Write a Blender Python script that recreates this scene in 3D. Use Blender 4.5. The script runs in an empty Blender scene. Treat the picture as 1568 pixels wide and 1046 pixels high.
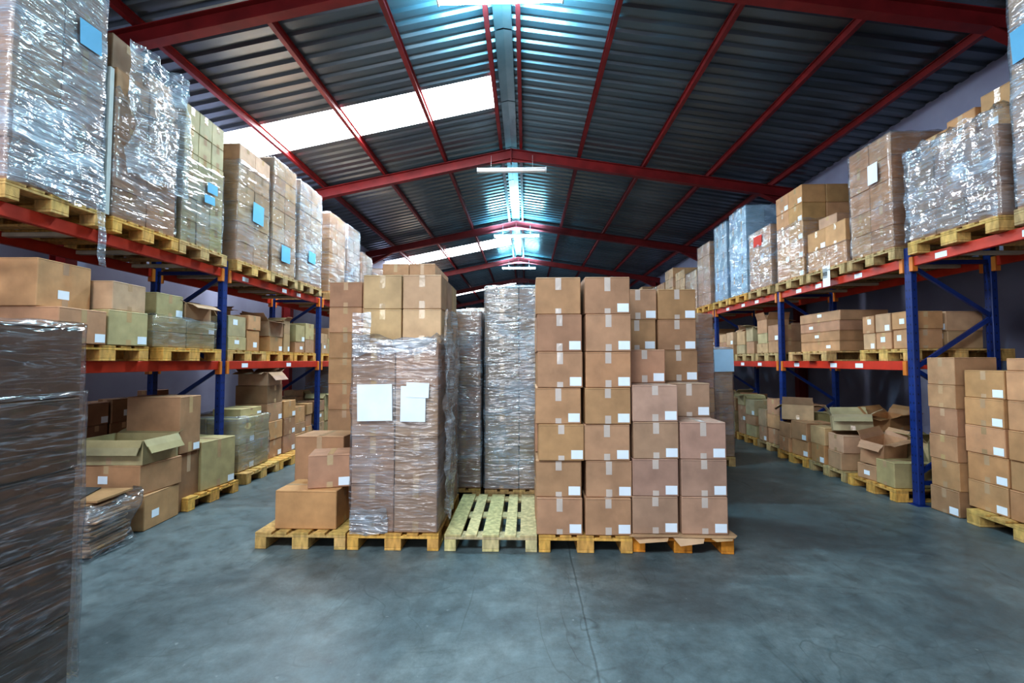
import bpy, math, random
from mathutils import Matrix, Vector, noise
R = random.Random(7)
scene = bpy.context.scene
try:
    scene.view_settings.view_transform = 'Standard'
except Exception: pass
try:
    scene.view_settings.look = 'Medium High Contrast'
    scene.view_settings.exposure = .08
except Exception as ex: print('look', ex)

# ------------------------------------------------------------------ materials
def newmat(name):
    m = bpy.data.materials.new(name); m.use_nodes = True
    nt = m.node_tree; nt.nodes.clear()
    out = nt.nodes.new('ShaderNodeOutputMaterial')
    return m, nt, out
def N(nt, t, **kw):
    n = nt.nodes.new(t)
    for k, v in kw.items():
        if k in n.inputs: n.inputs[k].default_value = v
        else: setattr(n, k, v)
    return n
def L(nt, a, b): nt.links.new(a, b)
def ramp(nt, stops):
    r = nt.nodes.new('ShaderNodeValToRGB'); e = r.color_ramp.elements
    e[0].position, e[0].color = stops[0][0], stops[0][1]
    e[1].position, e[1].color = stops[-1][0], stops[-1][1]
    for p, c in stops[1:-1]:
        x = e.new(p); x.color = c
    return r
def g(v): return (v, v, v, 1)
def coords(nt, scale=(1, 1, 1), rot=(0, 0, 0)):
    tc = nt.nodes.new('ShaderNodeTexCoord'); mp = nt.nodes.new('ShaderNodeMapping')
    mp.inputs['Scale'].default_value = scale; mp.inputs['Rotation'].default_value = rot
    L(nt, tc.outputs['Object'], mp.inputs['Vector']); return mp.outputs['Vector']

def tinted(name, rough=.75, nscale=6, var=(.82, 1.12), map_scale=(1, 1, 1), bump=.1, bscale=120, bmap=(1, 1, 1), spec=.3, metal=0):
    m, nt, out = newmat(name)
    b = N(nt, 'ShaderNodeBsdfPrincipled', Roughness=rough, Metallic=metal)
    b.inputs['Specular IOR Level'].default_value = spec
    at = N(nt, 'ShaderNodeAttribute', attribute_name='tint')
    n = N(nt, 'ShaderNodeTexNoise', Scale=nscale, Detail=5.0); L(nt, coords(nt, map_scale), n.inputs['Vector'])
    r = ramp(nt, [(.3, g(var[0])), (.7, g(var[1]))]); L(nt, n.outputs['Fac'], r.inputs['Fac'])
    mx = N(nt, 'ShaderNodeMix', data_type='RGBA', blend_type='MULTIPLY'); mx.inputs[0].default_value = 1
    L(nt, at.outputs['Color'], mx.inputs[6]); L(nt, r.outputs['Color'], mx.inputs[7])
    L(nt, mx.outputs[2], b.inputs['Base Color'])
    n2 = N(nt, 'ShaderNodeTexNoise', Scale=bscale, Detail=2.0); L(nt, coords(nt, bmap), n2.inputs['Vector'])
    bp = N(nt, 'ShaderNodeBump', Strength=bump, Distance=.01); L(nt, n2.outputs['Fac'], bp.inputs['Height'])
    L(nt, bp.outputs['Normal'], b.inputs['Normal'])
    L(nt, b.outputs[0], out.inputs[0]); return m
CARD = tinted('cardboard', bscale=14, bmap=(1, 1, .4), bump=.25, rough=.62, spec=.35)
WOOD = tinted('pallet_wood', nscale=9, map_scale=(3, 3, 1), var=(.6, 1.15), bump=.25, rough=.8)
PAINT = tinted('painted_steel', rough=.4, var=(.8, 1.1), bump=.03, spec=.5)
STEEL = tinted('roof_steel_paint', rough=.5, var=(.7, 1.1), nscale=3, bump=.04, spec=.4)
PAPER = tinted('paper', rough=.6, var=(.93, 1.03), bump=.03)
TAPE = tinted('packing_tape', rough=.16, var=(.9, 1.1), bump=.5, bscale=12, spec=.9)

def film(name, base, wisp, patch_, col, spec=.8, bumpk=.5):
    m, nt, out = newmat(name)
    n1 = N(nt, 'ShaderNodeTexNoise', Scale=3.0, Detail=3.0, Distortion=.6); L(nt, coords(nt, (.8, .8, 12), (.10, .08, 0)), n1.inputs['Vector'])
    s1 = N(nt, 'ShaderNodeMath', operation='SUBTRACT'); s1.inputs[1].default_value = .5; L(nt, n1.outputs['Fac'], s1.inputs[0])
    a1 = N(nt, 'ShaderNodeMath', operation='ABSOLUTE'); L(nt, s1.outputs[0], a1.inputs[0])
    r1 = ramp(nt, [(0, g(1)), (.010, g(.4)), (.03, g(0))]); L(nt, a1.outputs[0], r1.inputs['Fac'])
    n2 = N(nt, 'ShaderNodeTexNoise', Scale=1.5, Detail=4.0, Distortion=1.0); L(nt, coords(nt, (1.2, 1.2, 2.2), (.5, .4, .2)), n2.inputs['Vector'])
    r2 = ramp(nt, [(.48, g(0)), (.72, g(1))]); L(nt, n2.outputs['Fac'], r2.inputs['Fac'])
    w = N(nt, 'ShaderNodeMath', operation='MULTIPLY_ADD'); w.inputs[1].default_value = wisp; w.inputs[2].default_value = base; L(nt, r1.outputs[0], w.inputs[0])
    p = N(nt, 'ShaderNodeMath', operation='MULTIPLY_ADD'); p.inputs[1].default_value = patch_; L(nt, r2.outputs[0], p.inputs[0]); L(nt, w.outputs[0], p.inputs[2])
    cl = N(nt, 'ShaderNodeClamp'); L(nt, p.outputs[0], cl.inputs[0])
    b = N(nt, 'ShaderNodeBsdfPrincipled', Roughness=.3); b.inputs['Base Color'].default_value = (*col, 1)
    nb = N(nt, 'ShaderNodeTexNoise', Scale=2.8, Detail=2.2, Distortion=.6); L(nt, coords(nt, (1.3, 1.3, 6.5), (.25, .2, 0)), nb.inputs['Vector'])
    bp = N(nt, 'ShaderNodeBump', Strength=bumpk, Distance=.05); L(nt, nb.outputs['Fac'], bp.inputs['Height']); L(nt, bp.outputs['Normal'], b.inputs['Normal'])
    gl = N(nt, 'ShaderNodeBsdfGlossy', Roughness=.13); L(nt, bp.outputs['Normal'], gl.inputs['Normal'])
    tr = N(nt, 'ShaderNodeBsdfTransparent'); tr.inputs[0].default_value = (.97, .98, .99, 1)
    lw = N(nt, 'ShaderNodeLayerWeight', Blend=.25); L(nt, bp.outputs['Normal'], lw.inputs['Normal'])
    k = N(nt, 'ShaderNodeMath', operation='MULTIPLY_ADD'); k.inputs[1].default_value = .45; k.inputs[2].default_value = .09*spec; L(nt, lw.outputs['Fresnel'], k.inputs[0])
    ms0 = nt.nodes.new('ShaderNodeMixShader')
    L(nt, k.outputs[0], ms0.inputs[0]); L(nt, tr.outputs[0], ms0.inputs[1]); L(nt, gl.outputs[0], ms0.inputs[2])
    ms = nt.nodes.new('ShaderNodeMixShader'); L(nt, cl.outputs[0], ms.inputs[0]); L(nt, ms0.outputs[0], ms.inputs[1]); L(nt, b.outputs[0], ms.inputs[2])
    L(nt, ms.outputs[0], out.inputs[0]); return m
FILM = film('stretch_film_clear', .02, .30, .17, (.75, .83, .95), .85, .54)
FILM_D = film('stretch_film_dense', .09, .36, .32, (.58, .74, .92), 1.2, .6)
FILM_S = film('stretch_film_streaked', .0, .22, .03, (.7, .78, .9), .7, .55)
FILM_W = film('stretch_film_crumpled', .12, .40, .40, (.75, .86, .98), 1.8, .8)

def simple(name, col, rough=.5, emit=None, es=1):
    m, nt, out = newmat(name)
    b = N(nt, 'ShaderNodeBsdfPrincipled', Roughness=rough); b.inputs['Base Color'].default_value = (*col, 1)
    if emit: b.inputs['Emission Color'].default_value = (*emit, 1); b.inputs['Emission Strength'].default_value = es
    L(nt, b.outputs[0], out.inputs[0]); return m
SKYL = simple('skylight_polycarbonate', (.8, .85, .9), .4, (.88, .95, 1.0), 9)
TUBE = simple('fluorescent_tube_lit', (1, 1, 1), .4, (.60, .93, 1.0), 50)
TUBEOFF = simple('fluorescent_tube_unlit', (.75, .78, .8), .3)

def m_floor():
    m, nt, out = newmat('polished_concrete')
    b = N(nt, 'ShaderNodeBsdfPrincipled')
    n1 = N(nt, 'ShaderNodeTexNoise', Scale=.8, Detail=9.0, Roughness=.68, Distortion=.5); L(nt, coords(nt), n1.inputs['Vector'])
    r1 = ramp(nt, [(.3, (.058, .080, .090, 1)), (.5, (.098, .126, .134, 1)), (.7, (.165, .195, .198, 1))]); L(nt, n1.outputs['Fac'], r1.inputs['Fac'])
    n2 = N(nt, 'ShaderNodeTexNoise', Scale=6.0, Detail=12.0, Roughness=.8); L(nt, coords(nt), n2.inputs['Vector'])
    r2 = ramp(nt, [(.36, g(.66)), (.64, g(1.32))]); L(nt, n2.outputs['Fac'], r2.inputs['Fac'])
    mx = N(nt, 'ShaderNodeMix', data_type='RGBA', blend_type='MULTIPLY'); mx.inputs[0].default_value = 1
    L(nt, r1.outputs[0], mx.inputs[6]); L(nt, r2.outputs[0], mx.inputs[7])
    cur = mx.outputs[2]
    for sc, ms_, rot, lo in ((1.3, (1, .3, 1), .5, .6), (.9, (.4, 1, 1), -.3, .7), (2.4, (1, .25, 1), 1.2, .75)):
        n3 = N(nt, 'ShaderNodeTexNoise', Scale=sc, Detail=3.0, Distortion=2.0); L(nt, coords(nt, ms_, (0, 0, rot)), n3.inputs['Vector'])
        r3 = ramp(nt, [(.492, g(1)), (.5, g(lo)), (.508, g(1))]); L(nt, n3.outputs['Fac'], r3.inputs['Fac'])
        m2 = N(nt, 'ShaderNodeMix', data_type='RGBA', blend_type='MULTIPLY')
        n4 = N(nt, 'ShaderNodeTexNoise', Scale=1.1); L(nt, coords(nt, (1, 1, 1), (0, 0, rot*2)), n4.inputs['Vector'])
        r4_ = ramp(nt, [(.45, g(0)), (.6, g(.8))]); L(nt, n4.outputs['Fac'], r4_.inputs['Fac']); L(nt, r4_.outputs[0], m2.inputs[0])
        L(nt, cur, m2.inputs[6]); L(nt, r3.outputs[0], m2.inputs[7]); cur = m2.outputs[2]
    n5 = N(nt, 'ShaderNodeTexNoise', Scale=22.0, Detail=3.0); L(nt, coords(nt), n5.inputs['Vector'])
    r5 = ramp(nt, [(.70, g(0)), (.76, g(.35))]); L(nt, n5.outputs['Fac'], r5.inputs['Fac'])
    m5 = N(nt, 'ShaderNodeMix', data_type='RGBA'); L(nt, r5.outputs[0], m5.inputs[0]); L(nt, cur, m5.inputs[6]); m5.inputs[7].default_value = (.3, .34, .34, 1); cur = m5.outputs[2]
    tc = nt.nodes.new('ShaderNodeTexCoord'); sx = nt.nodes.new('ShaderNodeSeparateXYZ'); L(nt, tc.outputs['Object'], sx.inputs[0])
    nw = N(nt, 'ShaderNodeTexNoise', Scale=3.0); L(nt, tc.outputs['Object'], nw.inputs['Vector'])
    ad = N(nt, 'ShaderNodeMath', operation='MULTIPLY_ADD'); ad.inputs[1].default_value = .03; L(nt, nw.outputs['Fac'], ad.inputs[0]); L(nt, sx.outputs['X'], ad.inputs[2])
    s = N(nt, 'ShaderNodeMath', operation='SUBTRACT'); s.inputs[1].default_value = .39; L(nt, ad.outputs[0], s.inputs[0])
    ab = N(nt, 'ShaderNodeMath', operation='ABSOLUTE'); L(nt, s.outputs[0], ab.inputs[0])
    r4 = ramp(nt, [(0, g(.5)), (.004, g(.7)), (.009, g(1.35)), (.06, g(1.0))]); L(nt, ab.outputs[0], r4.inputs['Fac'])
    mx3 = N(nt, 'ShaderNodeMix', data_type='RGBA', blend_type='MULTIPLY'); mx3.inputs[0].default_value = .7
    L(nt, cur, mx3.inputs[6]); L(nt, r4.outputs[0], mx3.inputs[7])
    L(nt, mx3.outputs[2], b.inputs['Base Color'])
    rr = ramp(nt, [(.3, g(.32)), (.7, g(.56))]); L(nt, n2.outputs['Fac'], rr.inputs['Fac']); L(nt, rr.outputs[0], b.inputs['Roughness'])
    bp = N(nt, 'ShaderNodeBump', Strength=.12, Distance=.01); L(nt, n2.outputs['Fac'], bp.inputs['Height']); L(nt, bp.outputs[0], b.inputs['Normal'])
    L(nt, b.outputs[0], out.inputs[0]); return m
FLOOR = m_floor()
def m_noise(name, c1, c2, scale, rough, metal=0, spec=.4, mscale=(1, 1, 1)):
    m, nt, out = newmat(name)
    b = N(nt, 'ShaderNodeBsdfPrincipled', Roughness=rough, Metallic=metal); b.inputs['Specular IOR Level'].default_value = spec
    n1 = N(nt, 'ShaderNodeTexNoise', Scale=scale, Detail=6.0); L(nt, coords(nt, mscale), n1.inputs['Vector'])
    r1 = ramp(nt, [(.35, (*c1, 1)), (.65, (*c2, 1))]); L(nt, n1.outputs['Fac'], r1.inputs['Fac']); L(nt, r1.outputs[0], b.inputs['Base Color'])
    L(nt, b.outputs[0], out.inputs[0]); return m
WALL = m_noise('plaster_wall', (.27, .28, .40), (.33, .35, .48), 1.2, .85)
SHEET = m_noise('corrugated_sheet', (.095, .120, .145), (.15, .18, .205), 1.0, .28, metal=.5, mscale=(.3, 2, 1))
CAP = m_noise('galvanised_ridge', (.3, .36, .4), (.4, .46, .5), 2, .3, metal=.8)

# ------------------------------------------------------------------ mesh builder
I4 = Matrix.Identity(4)
class MB:
    def __init__(s): s.v = []; s.f = []; s.m = []; s.c = []; s.mats = []; s.sm = []
    def mi(s, mat):
        if mat not in s.mats: s.mats.append(mat)
        return s.mats.index(mat)
    def face(s, idx, mat, col, smooth=False):
        s.f.append(idx); s.m.append(s.mi(mat)); s.c.append(col); s.sm.append(smooth)
    def quad(s, M, pts, mat, col=(1, 1, 1)):
        b = len(s.v); s.v += [M @ Vector(p) for p in pts]; s.face(tuple(range(b, b+len(pts))), mat, col)
    def box(s, M, x, y, z, mat, col=(1, 1, 1), ch=0.0):
        cx, cy, cz = (x[0]+x[1])/2, (y[0]+y[1])/2, (z[0]+z[1])/2; h = (abs(x[1]-x[0])/2, abs(y[1]-y[0])/2, abs(z[1]-z[0])/2)
        C = Vector((cx, cy, cz)); base = len(s.v)
        S = [(a, b, c) for a in (-1, 1) for b in (-1, 1) for c in (-1, 1)]
        if ch <= 0:
            loc = [C+Vector((a*h[0], b*h[1], c*h[2])) for a, b, c in S]
            fs = []
            for ax in range(3):
                o = [i for i in range(3) if i != ax]
                for sg in (-1, 1):
                    ring = []
                    for p, q in ((-1, -1), (1, -1), (1, 1), (-1, 1)):
                        t = [0]*3; t[ax] = sg; t[o[0]] = p; t[o[1]] = q; ring.append(S.index(tuple(t)))
                    fs.append(ring)
        else:
            ch = min(ch, min(h)*.9); loc = []
            for t in S:
                for ax in range(3):
                    loc.append(C+Vector([t[i]*(h[i]-(0 if i == ax else ch)) for i in range(3)]))
            fs = []
            for ax in range(3):
                o = [i for i in range(3) if i != ax]
                for sg in (-1, 1):
                    ring = []
                    for p, q in ((-1, -1), (1, -1), (1, 1), (-1, 1)):
                        t = [0]*3; t[ax] = sg; t[o[0]] = p; t[o[1]] = q; ring.append(S.index(tuple(t))*3+ax)
                    fs.append(ring)
            for c in range(3):
                a, b = [i for i in range(3) if i != c]
                for sa in (-1, 1):
                    for sb in (-1, 1):
                        t = [0]*3; t[a] = sa; t[b] = sb; t[c] = -1; i0 = S.index(tuple(t)); t[c] = 1; i1 = S.index(tuple(t))
                        fs.append([i0*3+a, i1*3+a, i1*3+b, i0*3+b])
            for i in range(8): fs.append([i*3, i*3+1, i*3+2])
        for r in fs:
            p = [loc[i] for i in r]; nrm = (p[1]-p[0]).cross(p[2]-p[0]); mid = sum(p, Vector())/len(p)
            if nrm.dot(mid-C) < 0: r = r[::-1]
            s.face(tuple(base+i for i in r), mat, col)
        s.v += [M @ p for p in loc]
    def bar(s, p0, p1, w, h, mat, col=(1, 1, 1), ch=0.0):
        p0 = Vector(p0); p1 = Vector(p1); d = p1-p0; l = d.length; d.normalize()
        up = Vector((0, 0, 1)) if abs(d.z) < .95 else Vector((0, 1, 0))
        sx = d.cross(up).normalized(); u2 = sx.cross(d)
        M = Matrix.Translation(p0) @ Matrix(((sx.x, d.x, u2.x, 0), (sx.y, d.y, u2.y, 0), (sx.z, d.z, u2.z, 0), (0, 0, 0, 1)))
        s.box(M, (-w/2, w/2), (0, l), (-h/2, h/2), mat, col, ch)
    def build(s, name, loc=(0, 0, 0), parent=None, rot=0):
        me = bpy.data.meshes.new(name); me.from_pydata([tuple(v) for v in s.v], [], s.f)
        for m in s.mats: me.materials.append(m)
        me.polygons.foreach_set('material_index', s.m); me.polygons.foreach_set('use_smooth', s.sm)
        at = me.color_attributes.new('tint', 'FLOAT_COLOR', 'CORNER'); buf = []
        for f, c in zip(s.f, s.c): buf += [c[0], c[1], c[2], 1.0]*len(f)
        at.data.foreach_set('color', buf); me.update()
        o = bpy.data.objects.new(name, me); scene.collection.objects.link(o); o.location = loc; o.rotation_euler[2] = rot
        if parent: o.parent = parent
        return o
def TM(x, y, z, r=0): return Matrix.Translation((x, y, z)) @ Matrix.Rotation(r, 4, 'Z')

# ------------------------------------------------------------------ colours (linear)
BRN = (.43, .240, .135); TAN = (.50, .32, .19); DRK = (.28, .155, .085); BEI = (.45, .36, .20); PNK = (.42, .26, .18); ORG = (.51, .28, .135)
WHT = (.80, .86, .94); BLU = (.14, .42, .66); TAPEC = (.50, .34, .2); TAPEL = (.60, .50, .44)
def jit(c, a=.13):
    k = 1+R.uniform(-a, a); return (c[0]*k, c[1]*k*(1+R.uniform(-.04, .04)), c[2]*k*(1+R.uniform(-.1, .1)))

def face_M(M, w, d, side):
    if side == '-Y': return M @ TM(0, -d/2, 0, 0), w
    if side == '+X': return M @ TM(w/2, 0, 0, math.pi/2), d
    if side == '-X': return M @ TM(-w/2, 0, 0, -math.pi/2), d
    return M @ TM(0, d/2, 0, math.pi), w
def patch(mb, F, x0, x1, z0, z1, off, mat, col): mb.quad(F, [(x0, -off, z0), (x1, -off, z0), (x1, -off, z1), (x0, -off, z1)], mat, col)

def carton(mb, x, y, z, w, d, h, rot=0, col=BRN, tape='Y', label=None, tapecol=None, lab_mid=False, M=None):
    M = M if M is not None else TM(x, y, z, rot); c = jit(col); g_ = .003
    mb.box(M, (-w/2+g_, w/2-g_), (-d/2+g_, d/2-g_), (0.001, h-.001), CARD, c, .006)
    w2, d2 = w-2*g_, d-2*g_
    tc = tapecol or jit(TAPEC, .15)
    dk = tuple(v*.35 for v in c); t = .026
    if tape:
        if tape == 'Y':
            mb.quad(M, [(-t, -d2/2+.005, h), (t, -d2/2+.005, h), (t, d2/2-.005, h), (-t, d2/2-.005, h)], TAPE, tc)
            sides = ('-Y', '+Y')
        else:
            mb.quad(M, [(-w2/2+.005, -t, h), (w2/2-.005, -t, h), (w2/2-.005, t, h), (-w2/2+.005, t, h)], TAPE, tc)
            sides = ('+X', '-X')
        for sd in sides:
            F, L_ = face_M(M, w2, d2, sd)
            a = R.uniform(.60, .74)
            patch(mb, F, -t, t, h*a, h-.006, .0012, TAPE, tc); patch(mb, F, -t, t, .006, h*R.uniform(.14, .24), .0012, TAPE, tc)
    for sd in ('-Y', '+X', '-X'):
        F, L_ = face_M(M, w2, d2, sd)
        patch(mb, F, -L_/2+.008, L_/2-.008, h-.014, h-.0115, .0006, CARD, dk)
    if label:
        F, L_ = face_M(M, w2, d2, label)
        lw, lh = min(.1, L_*.3), min(.075, h*.3)
        if lab_mid: xx = R.uniform(-L_*.3, L_*.3-lw); zz = h*R.uniform(.15, .6)
        else: xx = L_/2-lw-.012; zz = .018
        patch(mb, F, xx, xx+lw, zz, zz+lh, .0018, PAPER, WHT)
def open_carton(mb, x, y, z, w, d, h, rot=0, col=BRN, angs=None, fl=None, tx=0, ty=0):
    M = TM(x, y, z, rot) @ Matrix.Rotation(tx, 4, 'X') @ Matrix.Rotation(ty, 4, 'Y'); c = jit(col); t = .006; ci = tuple(v*.8 for v in c)
    mb.box(M, (-w/2, w/2), (-d/2, d/2), (0.001, t), CARD, c)
    mb.box(M, (-w/2, w/2), (-d/2, -d/2+t), (t, h), CARD, c); mb.box(M, (-w/2, w/2), (d/2-t, d/2), (t, h), CARD, c)
    mb.box(M, (-w/2, -w/2+t), (-d/2+t, d/2-t), (t, h), CARD, c); mb.box(M, (w/2-t, w/2), (-d/2+t, d/2-t), (t, h), CARD, c)
    fl = fl or min(w, d)*.42
    angs = angs or [R.uniform(.3, 2.4) for _ in range(4)]
    for (px, py, rz, ln), a in zip(((0, -d/2, 0, w), (w/2, 0, math.pi/2, d), (0, d/2, math.pi, w), (-w/2, 0, -math.pi/2, d)), angs):
        F = M @ TM(px, py, h, rz) @ Matrix.Rotation(a, 4, 'X')
        mb.box(F, (-ln/2+.004, ln/2-.004), (-t/2, t/2), (0, fl*.5), CARD, jit(ci, .06))
        F2 = F @ Matrix.Translation((0, 0, fl*.5)) @ Matrix.Rotation(R.uniform(-.1, .45), 4, 'X')
        mb.box(F2, (-ln/2+.012, ln/2-.012), (-t/2, t/2), (0, fl*.5), CARD, jit(ci, .06))
    F, L_ = face_M(M, w, d, '-Y'); patch(mb, F, -.026, .026, 0.005, h*.3, .0012, TAPE, TAPEC)

# ------------------------------------------------------------------ pallets
PW = {}
def pallet_mesh(kind, col):
    mb = MB()
    def b(x, y, z): mb.box(I4, x, y, z, WOOD, jit(col, .16), .003)
    for cx, w in ((-.3275, .145), (-.17, .1), (0, .145), (.17, .1), (.3275, .145)): b((cx-w/2, cx+w/2), (-.6, .6), (.122, .144))
    for cy in (-.5275, 0, .5275): b((-.4, .4), (cy-.0725, cy+.0725), (.100, .1215))
    for cx, w in ((-.35, .1), (0, .145), (.35, .1)):
        for cy in (-.5275, 0, .5275): b((cx-w/2, cx+w/2), (cy-.0725, cy+.0725), (.0225, .0995))
        b((cx-w/2, cx+w/2), (-.6, .6), (0, .022))
    return mb
PCOLS = [(.64, .41, .15), (.57, .37, .16), (.67, .38, .11), (.45, .32, .16)]
for i, c in enumerate(PCOLS):
    o = pallet_mesh(i, c).build('tmp'); PW[i] = o.data; bpy.data.objects.remove(o)
o = pallet_mesh(0, (.60, .49, .26)).build('tmp'); PW['pale'] = o.data; bpy.data.objects.remove(o)
o = pallet_mesh(0, (.70, .28, .04)).build('tmp'); PW['orange'] = o.data; bpy.data.objects.remove(o)
def pallet(x, y, z, rot=0, kind=None, sx=1, sy=1):
    o = bpy.data.objects.new('wooden_pallet', PW[kind if kind is not None else R.randrange(4)])
    scene.collection.objects.link(o); o.location = (x, y, z+.001); o.rotation_euler[2] = rot; o.scale = (sx, sy, 1); return o

# ------------------------------------------------------------------ stretch film shell
def film_mesh(w, d, z0, z1, seed, amp=.012, mat=FILM, ragged=.03, capw=.12, sag=0):
    mb = MB(); r = .03; off = .010
    hw, hd = w/2+off, d/2+off
    ring = []
    def seg(a, b, n): return [(a[0]+(b[0]-a[0])*i/n, a[1]+(b[1]-a[1])*i/n) for i in range(n)]
    nx = max(6, int(w/.045)); ny = max(6, int(d/.045))
    cor = [(-hw, -hd), (hw, -hd), (hw, hd), (-hw, hd)]
    for i in range(4):
        a, b = Vector(cor[i]), Vector(cor[(i+1) % 4]); dv = (b-a).normalized()
        ring += seg(a+dv*r, b-dv*r, nx if i % 2 == 0 else ny); ring.append(tuple(b-dv*r)); ring.append(tuple(b-dv*r*.3 + (Vector(cor[(i+2) % 4])-b).normalized()*r*.3))
    n = len(ring); nz = max(6, int((z1-z0)/.04)); rows = []
    for k in range(nz+4):
        row = []
        for j, (x, y) in enumerate(ring):
            if k <= nz:
                z = z0+(z1-z0)*k/nz
                p = Vector((x*1.8+seed*7, y*1.8, z*4)); q = Vector((x*5+seed, y*5, z*6+seed))
                dsp = amp*(noise.noise(p)+.5*noise.noise(q))
                if k == nz: z += ragged*noise.noise(Vector((x*9, y*9, seed)))
            else:
                t = (k-nz)/3; z = z1+.012*math.sin(t*3.14)+.012+ragged*.5*noise.noise(Vector((x*9, y*9, seed+k)))-sag*t
                dsp = -capw*t*1.0+.01*noise.noise(Vector((x*8, y*8, seed+k)))
            L_ = Vector((x/hw if abs(abs(x)-hw) < .035 else 0, y/hd if abs(abs(y)-hd) < .035 else 0))
            if L_.length > 0: L_.normalize()
            row.append(len(mb.v)); mb.v.append(Vector((x+L_.x*dsp, y+L_.y*dsp, z)))
        rows.append(row)
    for k in range(len(rows)-1):
        for j in range(n):
            mb.face((rows[k][j], rows[k][(j+1) % n], rows[k+1][(j+1) % n], rows[k+1][j]), mat, (1, 1, 1), True)
    return mb
def drape(parent, F, x0, x1, z0, z1, seed, amp=.05, off=.07, mat=None, lean=0.0, taper=0.0):
    mb = MB(); nu = max(8, int((x1-x0)/.02)); nv = max(10, int((z1-z0)/.025)); rows = []
    for k in range(nv+1):
        row = []
        v = k/nv
        for j in range(nu+1):
            u = j/nu; xm = (x0+x1)/2; x = xm+(x0+(x1-x0)*u-xm)*(1-taper*(1-v)); z = z0+(z1-z0)*v
            fold = math.sin(u*11+seed+2.2*noise.noise(Vector((u*2, v*2.5, seed))))*.5
            nn = noise.noise(Vector((x*6+seed, z*3, seed)))+.6*noise.noise(Vector((x*15, z*9, seed*2)))
            y = -(off+amp*(fold*.6+nn))-lean*v
            row.append(len(mb.v)); mb.v.append(F @ Vector((x+.02*noise.noise(Vector((x*5, z*6, seed+9))), min(y, -.016), z+.05*noise.noise(Vector((x*7, seed, v*2))))))
        rows.append(row)
    for k in range(nv):
        for j in range(nu): mb.face((rows[k][j], rows[k][j+1], rows[k+1][j+1], rows[k+1][j]), mat or FILM_W, (1, 1, 1), True)
    return mb.build('loose_film', parent=parent)
SEED = [1]
def empty(name, loc, rot=0):
    e = bpy.data.objects.new(name, None); e.empty_display_size = .2; scene.collection.objects.link(e); e.location = loc; e.rotation_euler[2] = rot; return e
def grid_stack(mb, W, D, z0, H, nx, ny, nl, col, tape='Y', label=None, lp=1.0, jx=.004, skip=None):
    w, d, h = W/nx, D/ny, H/nl
    for k in range(nl):
        for i in range(nx):
            for j in range(ny):
                if skip and skip(i, j, k): continue
                if 0 < i < nx-1 and 0 < j < ny-1 and k < nl-1: continue
                carton(mb, -W/2+w*(i+.5)+R.uniform(-jx, jx), -D/2+d*(j+.5)+R.uniform(-jx, jx), z0+h*k, w, d, h, R.uniform(-.006, .006), col, tape, label if R.random() < lp else None)
def load(x, y, z, W, D, top, nx, ny, nl, col=PNK, filmmat=FILM, rot=0, film_top=None, name='shrink_wrapped_pallet_load', pk=None, prot=0, tape='Y',
         label=None, lp=.5, papers=(), amp=.012, film_bot=.02, psx=1, psy=1, extra=None, pal=True, sag=0, ragged=.03, post=None):
    zp = z+(.146 if pal else .001)
    if pal: pallet(x, y, z, rot+prot, pk, psx, psy)
    e = empty(name, (x, y, zp), rot); H = top-zp
    mb = MB(); grid_stack(mb, W, D, .001, H, nx, ny, nl, col, tape, label, lp)
    if extra: extra(mb, H)
    mb.build('cartons', parent=e)
    if filmmat:
        SEED[0] += 1
        ft = H+.0 if film_top is None else film_top-zp
        film_mesh(W+.012, D+.012, film_bot, ft, SEED[0]*1.37, amp, filmmat, sag=sag, ragged=ragged).build('stretch_film', parent=e)
    if papers:
        mp = MB()
        for i, (sd, cx, cz, pw, ph, pc) in enumerate(papers):
            F, L_ = face_M(I4, W+.012, D+.012, sd)
            F = F @ Matrix.Translation((cx, 0, cz)) @ Matrix.Rotation(R.uniform(-.06, .06), 4, 'Y')
            patch(mp, F, -pw/2, pw/2, -ph/2, ph/2, .024+.004*i, PAPER, pc)
        mp.build('delivery_notes', parent=e)
    if post: post(e, H)
    return e

# ------------------------------------------------------------------ room shell
XL, XR, Y0, Y1 = -5.95, 6.6, -7.0, 40.0
RX, RH = -.35, 6.95
SLL, SLR = .20, .158
def roofz(x): return RH-(RX-x)*SLL if x < RX else RH-(x-RX)*SLR
mb = MB(); mb.quad(I4, [(XL-.2, Y0-.2, 0), (XR+.2, Y0-.2, 0), (XR+.2, Y1+.2, 0), (XL-.2, Y1+.2, 0)], FLOOR); mb.build('floor')
mb = MB(); mb.box(I4, (XL-.2, XL), (Y0, Y1), (0, roofz(XL)+.02), WALL); mb.build('wall_left')
mb = MB(); mb.box(I4, (XR, XR+.2), (Y0, Y1), (0, roofz(XR)+.02), WALL); mb.build('wall_right')
def gable(name, y0, y1):
    mb = MB(); pts = [(XL-.2, 0), (XR+.2, 0), (XR+.2, roofz(XR)), (RX, RH), (XL-.2, roofz(XL))]
    a = [(p[0], y0, p[1]) for p in pts]; b = [(p[0], y1, p[1]) for p in pts]
    mb.quad(I4, a, WALL); mb.quad(I4, b[::-1], WALL)
    for i in range(5):
        j = (i+1) % 5; mb.quad(I4, [a[j], a[i], b[i], b[j]], WALL)
    mb.build(name)
gable('wall_far', Y1, Y1+.2); gable('wall_near', Y0-.2, Y0)

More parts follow.
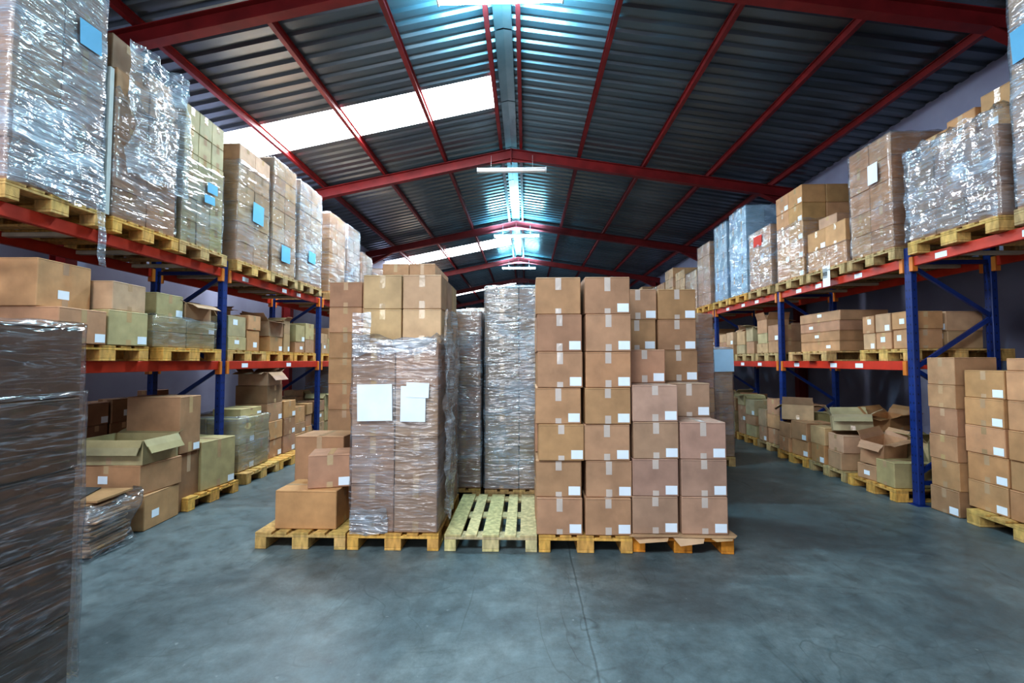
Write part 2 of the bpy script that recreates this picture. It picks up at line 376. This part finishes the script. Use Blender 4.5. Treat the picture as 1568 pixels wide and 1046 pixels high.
def sheeting(mb, x0, x1, ya, yb, mat):
    pitch = .25; prof = [(0, 0), (.12, 0), (.145, .045), (.225, .045)]
    pts = []; y = ya
    while y < yb-.001:
        for dy, dz in prof:
            if y+dy <= yb: pts.append((y+dy, dz))
        y += pitch
    pts.append((yb, 0))
    b = len(mb.v)
    for (yy, dz) in pts:
        mb.v.append(Vector((x0, yy, roofz(x0)+dz))); mb.v.append(Vector((x1, yy, roofz(x1)+dz)))
    for i in range(len(pts)-1): mb.face((b+2*i, b+2*i+1, b+2*i+3, b+2*i+2), mat, (1, 1, 1))
SKY = [(-1.9, -.7), (8.15, 9.2), (18.9, 20.3), (29.3, 30.7)]
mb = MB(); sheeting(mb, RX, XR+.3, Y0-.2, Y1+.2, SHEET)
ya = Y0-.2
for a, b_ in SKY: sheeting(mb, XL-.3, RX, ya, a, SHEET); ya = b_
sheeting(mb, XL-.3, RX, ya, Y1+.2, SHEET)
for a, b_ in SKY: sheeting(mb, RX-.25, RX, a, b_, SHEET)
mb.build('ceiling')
for i, (a, b_) in enumerate(SKY):
    mb = MB(); sheeting(mb, XL-.1, RX-.25, a, b_, SKYL); mb.build('window_%d' % (i+1))
mb = MB()
for y in [Y0+.0+2.0*i for i in range(24)]:
    y2 = min(y+1.97, Y1)
    mb.quad(I4, [(RX-.14, y, roofz(RX-.14)-.05), (RX, y, RH-.045), (RX, y2, RH-.045), (RX-.14, y2, roofz(RX-.14)-.05)], CAP)
    mb.quad(I4, [(RX, y, RH-.045), (RX+.14, y, roofz(RX+.14)-.05), (RX+.14, y2, roofz(RX+.14)-.05), (RX, y2, RH-.045)], CAP)
mb.build('ridge_flashing')
RED = (.22, .018, .02)
TY = [-5.2, .2, 5.5, 10.9, 16.6, 22.4, 28.0, 33.6]
PUR = [RX-.24, -1.95, -3.45, -4.95, RX+.24, 1.3, 2.85, 4.4, 5.9]
mb = MB()
for x in PUR:
    z = roofz(x)-.075
    mb.box(I4, (x-.035, x+.035), (Y0, Y1), (z-.065, z-.055), STEEL, RED); mb.box(I4, (x-.035, x+.035), (Y0, Y1), (z+.055, z+.065), STEEL, RED)
    mb.box(I4, (x-.006, x+.006), (Y0, Y1), (z-.06, z+.06), STEEL, RED)
mb.build('roof_purlins')
for y in TY:
    mb = MB()
    def rz(x): return roofz(x)-.15-.12
    for xa, xb in ((RX, XL+.02), (RX, XR-.02)):
        for off, hh, ww in ((0, .21, .012), (.11, .014, .14), (-.11, .014, .14)):
            mb.bar((xa, y, rz(xa)+off), (xb, y, rz(xb)+off), ww, hh, STEEL, RED)
        s = 1 if xb > xa else -1
        xe = xb-s*1.0
        mb.quad(I4, [(xe, y-.006, rz(xe)-.11), (xb-s*.12, y-.006, rz(xb)-.11), (xb-s*.12, y-.006, rz(xb)-.4)], STEEL, RED)
        mb.bar((xe, y, rz(xe)-.11), (xb-s*.12, y, rz(xb)-.4), .14, .014, STEEL, RED)
        mb.quad(I4, [(RX, y-.006, rz(RX)-.11), (RX, y-.006, rz(RX)-.2), (RX+s*.7, y-.006, rz(RX+s*.7)-.11)], STEEL, RED)
        xc = xb-s*.02
        mb.box(I4, (min(xc, xc-s*.2), max(xc, xc-s*.2)), (y-.006, y+.006), (0, rz(xb)-.1), STEEL, RED)
        for xo in (0, .2): mb.box(I4, (xc-s*xo-.006, xc-s*xo+.006), (y-.075, y+.075), (0, rz(xb)-.1), STEEL, RED)
    mb.box(I4, (RX-.012, RX+.012), (y-.08, y+.08), (rz(RX)-.22, rz(RX)+.12), STEEL, RED)
    mb.build('roof_truss')

def fixture(y, lit, power=0, up=0, drop=.76, dy=-.16):
    e = empty('fluorescent_light', (RX+.02, y+dy, roofz(RX)-drop))
    mb = MB(); G = (.7, .74, .78)
    mb.box(I4, (-.82, .82), (-.05, .05), (.04, .08), PAINT, G, .01)
    for s in (-1, 1):
        mb.box(I4, (s*.82-.012, s*.82+.012), (-.07, .07), (-.02, .08), PAINT, G, .004)
        mb.bar((s*.5, 0, .08), (s*.5, -dy*.7, max(.1, drop-.32)), .006, .006, PAINT, G)
    mb.build('housing', parent=e)
    mb = MB(); n = 12
    for yy in (-.033, .033):
        b = len(mb.v)
        for k in range(n):
            a = k*2*math.pi/n
            for x in (-.8, .8): mb.v.append(Vector((x, yy+.026*math.cos(a), .008+.026*math.sin(a))))
        for k in range(n):
            k2 = (k+1) % n; mb.face((b+2*k, b+2*k+1, b+2*k2+1, b+2*k2), TUBE if lit else TUBEOFF, (1, 1, 1), True)
    mb.build('tubes', parent=e)
    if power:
        ld = bpy.data.lights.new('tube_light', 'AREA'); ld.shape = 'RECTANGLE'; ld.size = 1.6; ld.size_y = .12; ld.energy = power; ld.color = (.5, .84, 1.0)
        lo = bpy.data.objects.new('tube_light', ld); scene.collection.objects.link(lo); lo.parent = e; lo.location = (0, 0, -.03)
        ld2 = bpy.data.lights.new('tube_uplight', 'AREA'); ld2.shape = 'RECTANGLE'; ld2.size = 1.6; ld2.size_y = .1; ld2.energy = up; ld2.color = (.20, .74, 1.0)
        l2 = bpy.data.objects.new('tube_uplight', ld2); scene.collection.objects.link(l2); l2.parent = e; l2.location = (0, -.0, .1); l2.rotation_euler = (math.pi, 0, 0)
fixture(TY[1], True, 100, 60)
fixture(TY[2], True, 180, 520, .60, .24)
fixture(TY[3], False)
fixture(TY[4], True, 150, 320)
fixture(TY[5], True, 120, 260)
fixture(TY[6], False)

# ------------------------------------------------------------------ racks
RB = (.008, .032, .17); RR = (.50, .04, .018); RO = (.65, .2, .03)
ZL, ZU = 1.64, 2.84
def rack(xf, xb, ys, name='pallet_rack', skip=()):
    mb = MB(); s = 1 if xf > xb else -1
    for y in ys:
        for x in (xf-s*.04, xb+s*.04):
            mb.box(I4, (x-.036, x+.036), (y-.045, y+.045), (.006, ZU+.12), PAINT, RB, .006)
            mb.box(I4, (x-.07, x+.07), (y-.07, y+.07), (0, .006), PAINT, RB)
            z = .15
            while z < ZU:
                for yo in (-.02, .02):
                    mb.quad(TM(x+s*.0368, y, z), [(0, yo-.006, 0), (0, yo+.006, 0), (0, yo+.004, .022), (0, yo-.004, .022)], PAINT, (.003, .005, .01))
                mb.quad(TM(x, y-.0458, z), [(-.006, 0, 0), (.006, 0, 0), (.006, 0, .02), (-.006, 0, .02)], PAINT, (.003, .005, .01))
                z += .1
        zz = .35; k = 0
        while zz < ZU-.3:
            a, b = (xf-s*.04, xb+s*.04) if k % 2 == 0 else (xb+s*.04, xf-s*.04)
            mb.bar((a, y, zz), (b, y, zz+.6), .03, .045, PAINT, RB); zz += .6; k += 1
        mb.bar((xf-s*.04, y, .25), (xb+s*.04, y, .25), .03, .045, PAINT, RB)
        mb.bar((xf-s*.04, y, ZU-.05), (xb+s*.04, y, ZU-.05), .03, .045, PAINT, RB)
    for i in range(len(ys)-1):
        a, b = ys[i]+.045, ys[i+1]-.045
        for zt in (ZL, ZU):
            if zt == ZL and i in skip: continue
            for x in (xf-s*.03, xb+s*.03):
                mb.box(I4, (x-.025, x+.025), (a, b), (zt-.11, zt), PAINT, jit(RR, .1), .005)
                for yy, sg in ((a, 1), (b, -1)):
                    mb.box(I4, (x-.032+s*.012, x+.032+s*.012), (min(yy, yy+sg*.05), max(yy, yy+sg*.05)), (zt-.17, zt-.002), PAINT, RO, .004)
            for t in (.12, .36, .62, .88):
                yy = a+(b-a)*t
                mb.box(I4, (min(xf, xb)+.055, max(xf, xb)-.055), (yy-.03, yy+.03), (zt-.05, zt-.01), PAINT, (.5, .45, .35), .003)
            for t in (R.uniform(.1, .3), R.uniform(.45, .6), R.uniform(.7, .9)):
                yy = a+(b-a)*t; xx = xf-s*.03+s*.0262
                if R.random() < .6: mb.quad(I4, [(xx, yy-.07, zt-.09), (xx, yy+.07, zt-.09), (xx, yy+.07, zt-.03), (xx, yy-.07, zt-.03)], PAPER, WHT)
    return mb.build(name)
LYs = [5.8+2.76*(i-2) for i in range(9)]
RYs = [5.40+2.7*(i-2) for i in range(9)]
rack(-3.92, -4.9, LYs); rack(4.44, 5.42, RYs, skip=(1,))
def bays(ys, lo): return [p+o for p in ys[:-1] if p > lo for o in (.09, .95, 1.81)]

# ------------------------------------------------------------------ left upper shelf
XCL = -4.42
def lu(y0, y1, top, cols=(2, 3, 6), col=PNK, fm=FILM_D, depth=1.14, papers=(), **kw):
    return load(XCL, (y0+y1)/2, ZU, depth, y1-y0, top, cols[1], cols[0], cols[2], col, fm, prot=math.pi/2, tape='X', papers=papers, psx=1, **kw)
blue = lambda cz, cx=0, w=.22, h=.24: ('+X', cx, cz, w, h, BLU)
def post1(e, H):
    F, _ = face_M(I4, 1.152, .76, '+X'); drape(e, F, -.38, .38, .0, .7, 6.3, .03, .03, FILM_W)
    drape(e, F, .30, .38, -.48, .05, 12.3, .03, .05, FILM_W)
lu(3.2, 3.95, 4.95, (2, 3, 6), PNK, FILM_D, papers=(blue(1.5, .2, .2, .22),), post=post1)
def ex2(mb, H):
    carton(mb, .25, -.2, H+.001, .5, .38, .34, .05, DRK, 'X'); carton(mb, .3, .2, H+.001, .42, .34, .22, .05, BRN, 'X')
    mb.box(TM(.56, -.44, 0), (-.02, .02), (-.02, .02), (0, H-.05), PAPER, (.5, .52, .5))
def post2(e, H):
    F, _ = face_M(I4, 1.152, .8, '+X'); drape(e, F, -.3, .42, .45, H+.34, 3.3, .07, .08, FILM_W, -.03)
lu(4.07, 4.83, 4.42, (2, 3, 5), BRN, FILM, amp=.02, film_top=4.2, extra=ex2, ragged=.25, post=post2)
lu(4.93, 5.6, 4.58, (3, 3, 6), BEI, FILM, film_top=3.98, papers=(blue(.75, .1, .18, .12), blue(.60, .05, .18, .1)))
lu(5.9, 6.64, 4.58, (2, 3, 6), TAN, FILM, film_top=4.35, papers=(blue(.75, .05, .26, .28),))
lu(6.74, 7.42, 4.76, (2, 3, 7), TAN, FILM, papers=(blue(.35, .0, .26, .26),))
lu(7.56, 8.38, 4.74, (2, 3, 7), TAN, FILM_D, papers=(blue(.5, .0, .26, .2),))
lu(8.75, 9.5, 4.58, (2, 3, 6), ORG, FILM)
lu(9.65, 10.35, 4.6, (2, 3, 6), BRN, FILM_D)
lu(10.5, 11.18, 4.2, (2, 3, 5), BRN, FILM)
for yy in bays(LYs, 11):
    lu(yy, yy+.76, R.uniform(3.7, 4.6), (2, 3, 5), R.choice([BRN, TAN, PNK]), R.choice([FILM, FILM_D, None]))

# ------------------------------------------------------------------ right upper shelf
XCR = 4.95
wht = lambda cz, cx=0, w=.22, h=.24, c=WHT: ('-X', cx, cz, w, h, c)
def ru(y0, y1, top, cols=(2, 3, 6), col=PNK, fm=FILM, depth=1.14, papers=(), **kw):
    return load(XCR, (y0+y1)/2, ZU, depth, y1-y0, top, cols[1], cols[0], cols[2], col, fm, prot=math.pi/2, tape='X', papers=papers, psx=max(1, (y1-y0)/.8), **kw)
ru(3.25, 4.14, 4.95, (2, 3, 6), PNK, FILM_D, papers=(wht(1.45, -.3, .2, .3, BLU),))
def exr2(mb, H):
    for k, (yy, hh) in enumerate(((-.34, .42), (.02, .36), (.35, .3))):
        carton(mb, -.1, yy, H+.001, .62, .32, hh, R.uniform(-.05, .05), ORG, 'X', '-X', lab_mid=True)
    carton(mb, .1, -.34, H+.422, .4, .28, .2, 0, ORG, 'X')
def postr2(e, H):
    F, _ = face_M(I4, 1.152, 1.0, '-X'); drape(e, F, -.5, .5, .02, H+.16, 8.1, .03, .03, FILM_D)
ru(4.27, 5.27, 3.85, (3, 3, 3), PNK, FILM, film_top=4.0, extra=exr2, amp=.025, ragged=.15, post=postr2)
ru(5.5, 6.2, 4.4, (2, 3, 5), BRN, FILM, papers=(wht(1.0, .1, .16, .25),))
def exr4(mb, H): carton(mb, -.2, .15, H+.001, .5, .36, .2, .1, TAN, 'X')
ru(6.3, 7.15, 3.6, (2, 3, 2), ORG, FILM, extra=exr4, film_top=3.3, label='-X', papers=(wht(-.12, .05, .16, .3),))
ru(7.25, 8.0, 4.45, (2, 3, 5), ORG, FILM, film_top=3.9, label='-X')
ru(8.2, 8.98, 4.1, (2, 3, 4), ORG, FILM_D, papers=(wht(.9, 0, .3, .2, (.6, .05, .03)),), amp=.03)
ru(9.1, 9.82, 4.75, (2, 3, 5), (.35, .5, .62), FILM_D, amp=.03)
ru(9.98, 10.6, 4.7, (2, 3, 5), (.3, .45, .6), FILM_D)
for yy in bays(RYs, 10.5):
    ru(yy, yy+.76, R.uniform(3.8, 4.75), (2, 3, 5), R.choice([BRN, TAN, ORG]), R.choice([FILM, FILM_D, None]))

# ------------------------------------------------------------------ piles of loose boxes
def pile(xface, side, y0, y1, z, zmax, depth=.9, col=(BRN, TAN, BEI), openp=.3, wr=(.3, .45), hr=(.18, .32), name='cardboard_box_pile', pal=True, lp=.5, tiltamp=.05, mess=0):
    yc = (y0+y1)/2; xc = xface-side*depth/2
    if pal: pallet(xface-side*.6, yc, z, math.pi/2, None, (y1-y0)/.8 if (y1-y0) > .85 else 1.0, 1)
    zz = .147 if pal else .001
    mb = MB(); y = y0-yc
    while y < y1-yc-.15:
        w = min(R.uniform(*wr), y1-yc-y)
        for row in range(2):
            dd = depth/2; xx = side*(depth/2-dd*(row+.5)); zc = zz; lim = zmax*R.uniform(.8, 1.0)
            while True:
                h = R.uniform(*hr)
                if zc+h > lim and zc > zz: break
                a = R.uniform(-tiltamp, tiltamp); last = zc+h+hr[0] > lim
                if last and R.random() < openp:
                    k = mess*R.uniform(-1, 1); k2 = mess*R.uniform(-1, 1)
                    open_carton(mb, xx, y+w/2, zc+.25*w*(abs(k)+abs(k2)), dd*.9, w*.88, h, a+k*2, R.choice(col), tx=k*.5, ty=k2*.5); zc += h; break
                carton(mb, xx, y+w/2, zc, dd*R.uniform(.88, .97), w*R.uniform(.88, .96), h, a, R.choice(col), R.choice('XY'), ('+X' if side > 0 else '-X') if R.random() < lp else None, lab_mid=R.random() < .4)
                zc += h
        y += w+.005
    return mb.build(name, (xc, yc, z))
# left lower shelf
mb = MB()
carton(mb, -.15, -.42, .147+.30, .95, .48, .40, .03, ORG, 'X', '+X', lab_mid=True)
carton(mb, .25, -.42, .147, .52, .44, .30, .02, BRN, 'X', '+X'); carton(mb, -.3, -.42, .147, .5, .44, .30, .02, BRN, 'X')
carton(mb, .22, .06, .147, .55, .42, .33, -.05, BEI, 'X', '+X'); carton(mb, .22, .06, .478, .5, .4, .27, .06, TAN, 'X')
open_carton(mb, -.36, .1, .147, .5, .42, .5, 0, DRK)
mb.build('cardboard_box_pile', (-4.3, 4.2, ZL)); pallet(-4.42, 4.05, ZL, math.pi/2, 2, 1.13)
load(-4.4, 5.12, ZL, 1.0, .95, 2.12, 2, 2, 2, BEI, FILM, prot=math.pi/2, psx=1.15, tape='X', label='+X', amp=.03,
    extra=lambda mb, H: (carton(mb, .2, -.2, H+.001, .5, .4, .26, .03, BEI, 'X', '+X'), open_carton(mb, .22, .24, H+.001, .5, .38, .2, -.08, TAN), carton(mb, -.3, 0, H+.001, .4, .5, .3, .03, BRN)))
pile(-3.95, 1, 5.92, 6.82, ZL, .86, openp=.4, col=(TAN, BEI, ORG)); pile(-3.95, 1, 6.9, 7.55, ZL, .80, col=(ORG, TAN)); pile(-3.95, 1, 7.7, 8.42, ZL, .85)
for a in (8.7, 9.56, 10.44): pile(-3.95, 1, a, a+.76, ZL, R.uniform(.6, .9))
for a in bays(LYs[:-2], 11): pile(-3.95, 1, a, a+.76, ZL, R.uniform(.6, .9))
pile(-3.95, 1, 2.72, 3.42, ZL, .8, openp=.1) if False else None
# left ground
mb = MB()
carton(mb, 0, 0, 0, .62, .5, .34, .08, ORG, 'Y', '+X', lab_mid=True); carton(mb, -.05, .03, .341, .70, .52, .29, -.04, ORG, 'Y', '-Y', lab_mid=True)
open_carton(mb, -.04, 0, .632, .66, .46, .24, .02, BEI, [2.7, 2.6, 1.2, 2.5], .15)
carton(mb, -.02, .42, .632+.001, .6, .32, .62, 0, BRN, 'X', '+X')
carton(mb, -.1, .45, 0, .7, .36, .63, 0, DRK, 'X')
mb.build('cardboard_box_pile', (-4.0, 4.56, 0))
mb = MB(); carton(mb, 0, 0, .147, .6, .52, .56, -.12, BEI, 'X', '+X'); carton(mb, -.5, .1, .147, .3, .5, .7, 0, BRN, 'X')
mb.build('cardboard_box_pile', (-3.98, 5.45, 0)); pallet(-4.25, 5.35, 0, math.pi/2-.06, 2)
load(-4.3, 6.4, 0, .9, .72, .86, 2, 2, 2, BEI, FILM, prot=math.pi/2, tape='X', label='+X', amp=.03,
    extra=lambda mb, H: (carton(mb, .2, 0, H+.001, .4, .5, .12, 0, BEI, 'X', '+X')))
mb = MB()
for k, c in enumerate((BRN, ORG, BRN, DRK)): carton(mb, R.uniform(-.02, .02), -.16, .147+.28*k, .5, .44, .28, R.uniform(-.04, .04), c, 'X', '+X' if k % 2 == 0 else None)
open_carton(mb, 0, -.16, .147+1.12, .46, .4, .2, 0, TAN)
for k, c in enumerate((BRN, BRN, ORG)): carton(mb, 0, .28, .147+.28*k, .5, .38, .28, R.uniform(-.04, .04), c, 'X', '+X')
mb.build('cardboard_box_pile', (-4.16, 7.2, 0)); pallet(-4.3, 7.22, 0, math.pi/2, 2)
pile(-3.95, 1, 7.72, 8.4, 0, 1.0, col=(BRN, ORG)); pile(-4.0, 1, 8.7, 9.4, 0, 1.2)
load(-4.2, 10.0, 0, 1.0, .8, 1.75, 2, 2, 5, PNK, FILM_D, prot=math.pi/2)
for a in bays(LYs[:-2], 11): pile(-3.95, 1, a, a+.76, 0, R.uniform(.8, 1.3))
pile(-4.95, 1, 5.0, 5.7, 0, 1.25, depth=.4, pal=False, openp=0, col=(DRK,)); pile(-4.95, 1, 6.1, 7.0, 0, 1.35, depth=.4, pal=False, openp=0, col=(DRK, BRN))
e = empty('flattened_cardboard_bundle', (-3.88, 3.86, 0), .1); mb = MB()
for k in range(22):
    mb.box(TM(R.uniform(-.03, .03), R.uniform(-.03, .03), .012+k*.0215, R.uniform(-.1, .1)), (-.28, .28), (-.2, .2), (0, .008+R.uniform(0, .01)), CARD, jit((.36, .21, .11), .3))
mb.box(TM(-.1, 0, .51, .3) @ Matrix.Rotation(.12, 4, 'Y'), (-.25, .2), (-.2, .16), (0, .008), CARD, (.05, .05, .05))
mb.build('cardboard_sheets', parent=e)
film_mesh(.64, .5, .012, .40, 5.5, .07, FILM, ragged=.14, capw=.05).build('plastic_bag', parent=e)

# right lower shelf
pile(4.5, -1, 5.5, 6.25, ZL, .78, openp=0, col=(TAN, ORG), wr=(.22, .3), hr=(.2, .24), lp=1)
mb = MB()
for k in range(4): carton(mb, 0, 0, .147+.15*k, .7, .95, .15, R.uniform(-.02, .02), BRN, 'X', '-X', lab_mid=True)
mb.build('cardboard_box_pile', (4.9, 7.2, ZL)); pallet(4.95, 7.2, ZL, math.pi/2, 1, 1.2)
for a in bays(RYs[:-2], 8): pile(4.45, -1, a, a+.76, ZL, R.uniform(.65, .9))
# right ground
def col_stack(mb, x, y, z, w, d, hs, c, side, tape, lp=1):
    for h in hs:
        carton(mb, x+R.uniform(-.012, .012), y+R.uniform(-.008, .008), z, w, d, h, R.uniform(-.025, .025), c, tape, side if R.random() < lp else None); z += h
    return z
mb = MB()
for yy in (-.62, -.2, .22):
    hs = [.28]*5 if yy > -.2 else ([.28]*5+[.1, .3] if yy < -.5 else [.28]*5+[.12])
    col_stack(mb, -.28, yy, .147, .44, .405, hs, ORG, '-X', 'X')
    col_stack(mb, .2, yy, .147, .44, .405, [.28]*5, ORG, '-Y', 'X')
mb.build('cardboard_box_stack', (5.08, 4.5, 0)); pallet(5.08, 4.3, 0, math.pi/2, 0, 1.35)
mb = MB(); col_stack(mb, 0, 0, .001, .44, .34, [.27, .3, .27, .29, .25, .3], BRN, '-X', 'X', .2)
mb.build('cardboard_box_stack', (4.74, 5.12, 0))
mb = MB(); col_stack(mb, 0, 0, .147, .9, .36, [.35, .35, .3, .35, .3, .3, .3], BRN, '-Y', 'X', .3)
mb.build('cardboard_box_stack', (5.92, 4.95, 0)); pallet(5.92, 4.9, 0, 0, 1)
for a, b, h in ((5.5, 6.28, .85), (6.35, 7.1, 1.0), (7.2, 7.98, 1.05)):
    pile(4.30, -1, a, b, 0, h, openp=1, col=(BRN, ORG, BEI, TAN), lp=.4, tiltamp=.14, depth=1.0, mess=.55)
for a in bays(RYs[:-2], 8): pile(4.45, -1, a, a+.76, 0, R.uniform(.9, 1.3))

# ------------------------------------------------------------------ centre block
FY = 3.98
pallet(-1.97, FY+.6, 0, 0, 0)
mb = MB()
carton(mb, -.03, -.33, .147, .56, .40, .34, 0, ORG, 'X'); carton(mb, .10, -.28, .488, .38, .34, .30, .28, BRN, 'Y', '-Y')
carton(mb, -.14, .16, .147, .5, .4, .74, 0, BRN, 'Y')
mb.build('cardboard_box_pile', (-1.93, FY+.6, 0))
pallet(-1.94, FY+1.95, 0, 0, 1)
mb = MB(); grid_stack(mb, .8, 1.1, .147, 2.44, 2, 3, 8, BRN, 'Y')
mb.build('cardboard_box_stack', (-1.95, FY+1.92, 0))
def exC2(mb, H):
    for i in range(2):
        for j in range(3):
            for k in range(2): carton(mb, -.185+.37*i+.01, -.26+.31*j, H+.002+.32*k, .365, .305, .32, 0, TAN, 'Y')
def postC2(e, H):
    F, _ = face_M(I4, .782, 1.172, '+X'); drape(e, F, -.56, .1, .1, H+.32, 1.1, .05, .05, FILM_W)
    F, _ = face_M(I4, .782, 1.172, '-Y'); drape(e, F, -.38, -.22, H-.1, H+.26, 2.2, .03, .0, FILM_W, -.16)
    drape(e, F, -.37, .37, H-.10, H+.03, 5.2, .03, .015, FILM_W)
    drape(e, F, -.38, -.05, .0, .22, 7.2, .025, .02, FILM_W)
load(-1.155, FY+.6, 0, .77, 1.16, 1.80, 2, 3, 4, PNK, FILM, pk=2, extra=exC2, amp=.012, post=postC2,
     papers=(('-Y', -.17, 1.13, .31, .32, WHT), ('-Y', .17, 1.12, .22, .31, WHT), ('-Y', .21, 1.24, .2, .13, WHT)), film_top=1.83, ragged=.12, sag=.03)
pallet(-.305, FY+.6, 0, 0, 'pale')
load(-.93, FY+2.0, 0, .8, 1.15, 2.24, 2, 3, 7, PNK, FILM_D, pk=0)
load(-.08, FY+1.95, 0, .8, 1.15, 2.50, 2, 3, 8, (.36, .27, .20), FILM_D, pk=1, film_top=2.52)
pallet(.51, FY+.6, 0, 0, 2)
mb = MB()
for i, x in enumerate((-.205, .212)):
    for j in range(3):
        z = .147
        for k in range(7):
            h = .315 if k < 5 else .33
            carton(mb, x+R.uniform(-.012, .012), -.41+.36*j+R.uniform(-.012, .012), z, .40, .35, h, R.uniform(-.018, .018), BRN, 'Y', '-Y' if j == 0 and not (i == 0 and k in (6,)) else None, TAPEL); z += h
mb.build('cardboard_box_stack', (.50, FY+.6, 0))
pallet(1.36, FY+.62, 0, -.03, 'orange', 1.06, 1)
mb = MB()
for i, x in enumerate((-.205, .205)):
    for j in range(3):
        nk = (4, 5, 7)[j] if i == 0 else (3, 4, 7)[j]
        z = .16
        for k in range(nk):
            carton(mb, x+.02*j+R.uniform(-.008, .008), -.41+.37*j, z, .395, .35, .318, R.uniform(-.016, .016), PNK if k < 4 else BRN, 'Y', '-Y', TAPEL); z += .318
for k in range(5): mb.box(TM(.02, -.2, .148+.002*k, -.02+.02*k), (-.45, .43), (-.42, .3), (0, .002), CARD, jit(TAN))
for k, (xa, xb, dr) in enumerate(((-.42, -.1, .05), (-.08, .2, .07), (.22, .44, .03))):
    mb.quad(I4, [(xa, -.6, .152), (xb, -.6, .152), (xb-.03, -.645, .152-dr*.6), (xa+.06, -.64, .152-dr)], CARD, jit(TAN))
mb.build('cardboard_box_stack', (1.32, FY+.6, 0))
load(2.86, 7.85, 0, .8, 1.15, 1.84, 2, 3, 5, PNK, FILM, pk=1, papers=(('-Y', .1, 1.5, .6, .35, (.45, .65, .85)),))
load(2.86, 9.2, 0, .8, 1.15, 2.25, 2, 3, 6, BRN, FILM_S, pk=1)
for (x, y, t, c, f) in ((-1.75, 7.3, 3.1, BRN, None), (-.9, 7.4, 2.4, PNK, FILM), (0, 7.4, 2.5, BRN, FILM), (.95, 6.0, 2.3, BRN, None), (1.85, 6.1, 2.2, BRN, FILM), (.95, 7.4, 2.4, TAN, FILM), (1.9, 7.45, 2.3, BRN, None),
                        (-1.6, 8.9, 2.3, BRN, FILM), (-.7, 8.9, 2.6, TAN, FILM), (.2, 8.9, 2.4, PNK, FILM), (1.1, 8.9, 2.5, BRN, None)):
    load(x, y, 0, .8, 1.15, t, 2, 3, 7, c, f, name='pallet_load')

# foreground left wrapped load
def postF(e, H):
    film_mesh(.835, 1.235, .02, 1.33, 41.3, .008, FILM_S, ragged=.02, capw=.015).build('stretch_film_second_layer', parent=e)
load(-2.50, 1.50, 0, .8, 1.2, 1.80, 1, 2, 5, (.24, .155, .12), FILM_S, pk=1, amp=.006, post=postF)

# ------------------------------------------------------------------ lights
def area(name, loc, rot, sx, sy, e, c):
    ld = bpy.data.lights.new(name, 'AREA'); ld.shape = 'RECTANGLE'; ld.size = sx; ld.size_y = sy; ld.energy = e; ld.color = c
    o = bpy.data.objects.new(name, ld); scene.collection.objects.link(o); o.location = loc; o.rotation_euler = rot; return o
for (a, b_), en in zip(SKY[:3], (420, 600, 420)):
    area('skylight_daylight', (-3.1, (a+b_)/2, roofz(-3.1)-.03), (0, -math.atan(SLL), 0), 5.0, 1.0, en, (.86, .94, 1.0))
area('rear_fill_light', (-2.0, -5.5, 2.9), (math.radians(86), 0, 0), 5, 3.5, 250, (.97, .97, .97))  # fill light added behind the camera; the near wall has no door opening
w = bpy.data.worlds.new('world'); scene.world = w; w.use_nodes = True
w.node_tree.nodes['Background'].inputs[0].default_value = (.6, .75, 1, 1); w.node_tree.nodes['Background'].inputs[1].default_value = .5

cam = bpy.data.cameras.new('camera'); co = bpy.data.objects.new('camera', cam); scene.collection.objects.link(co); scene.camera = co
cam.lens = 16.0; cam.sensor_width = 36; cam.clip_start = .05
co.location = (0, 0, 1.64); co.rotation_euler = (math.radians(92.46), 0, math.radians(1.73))
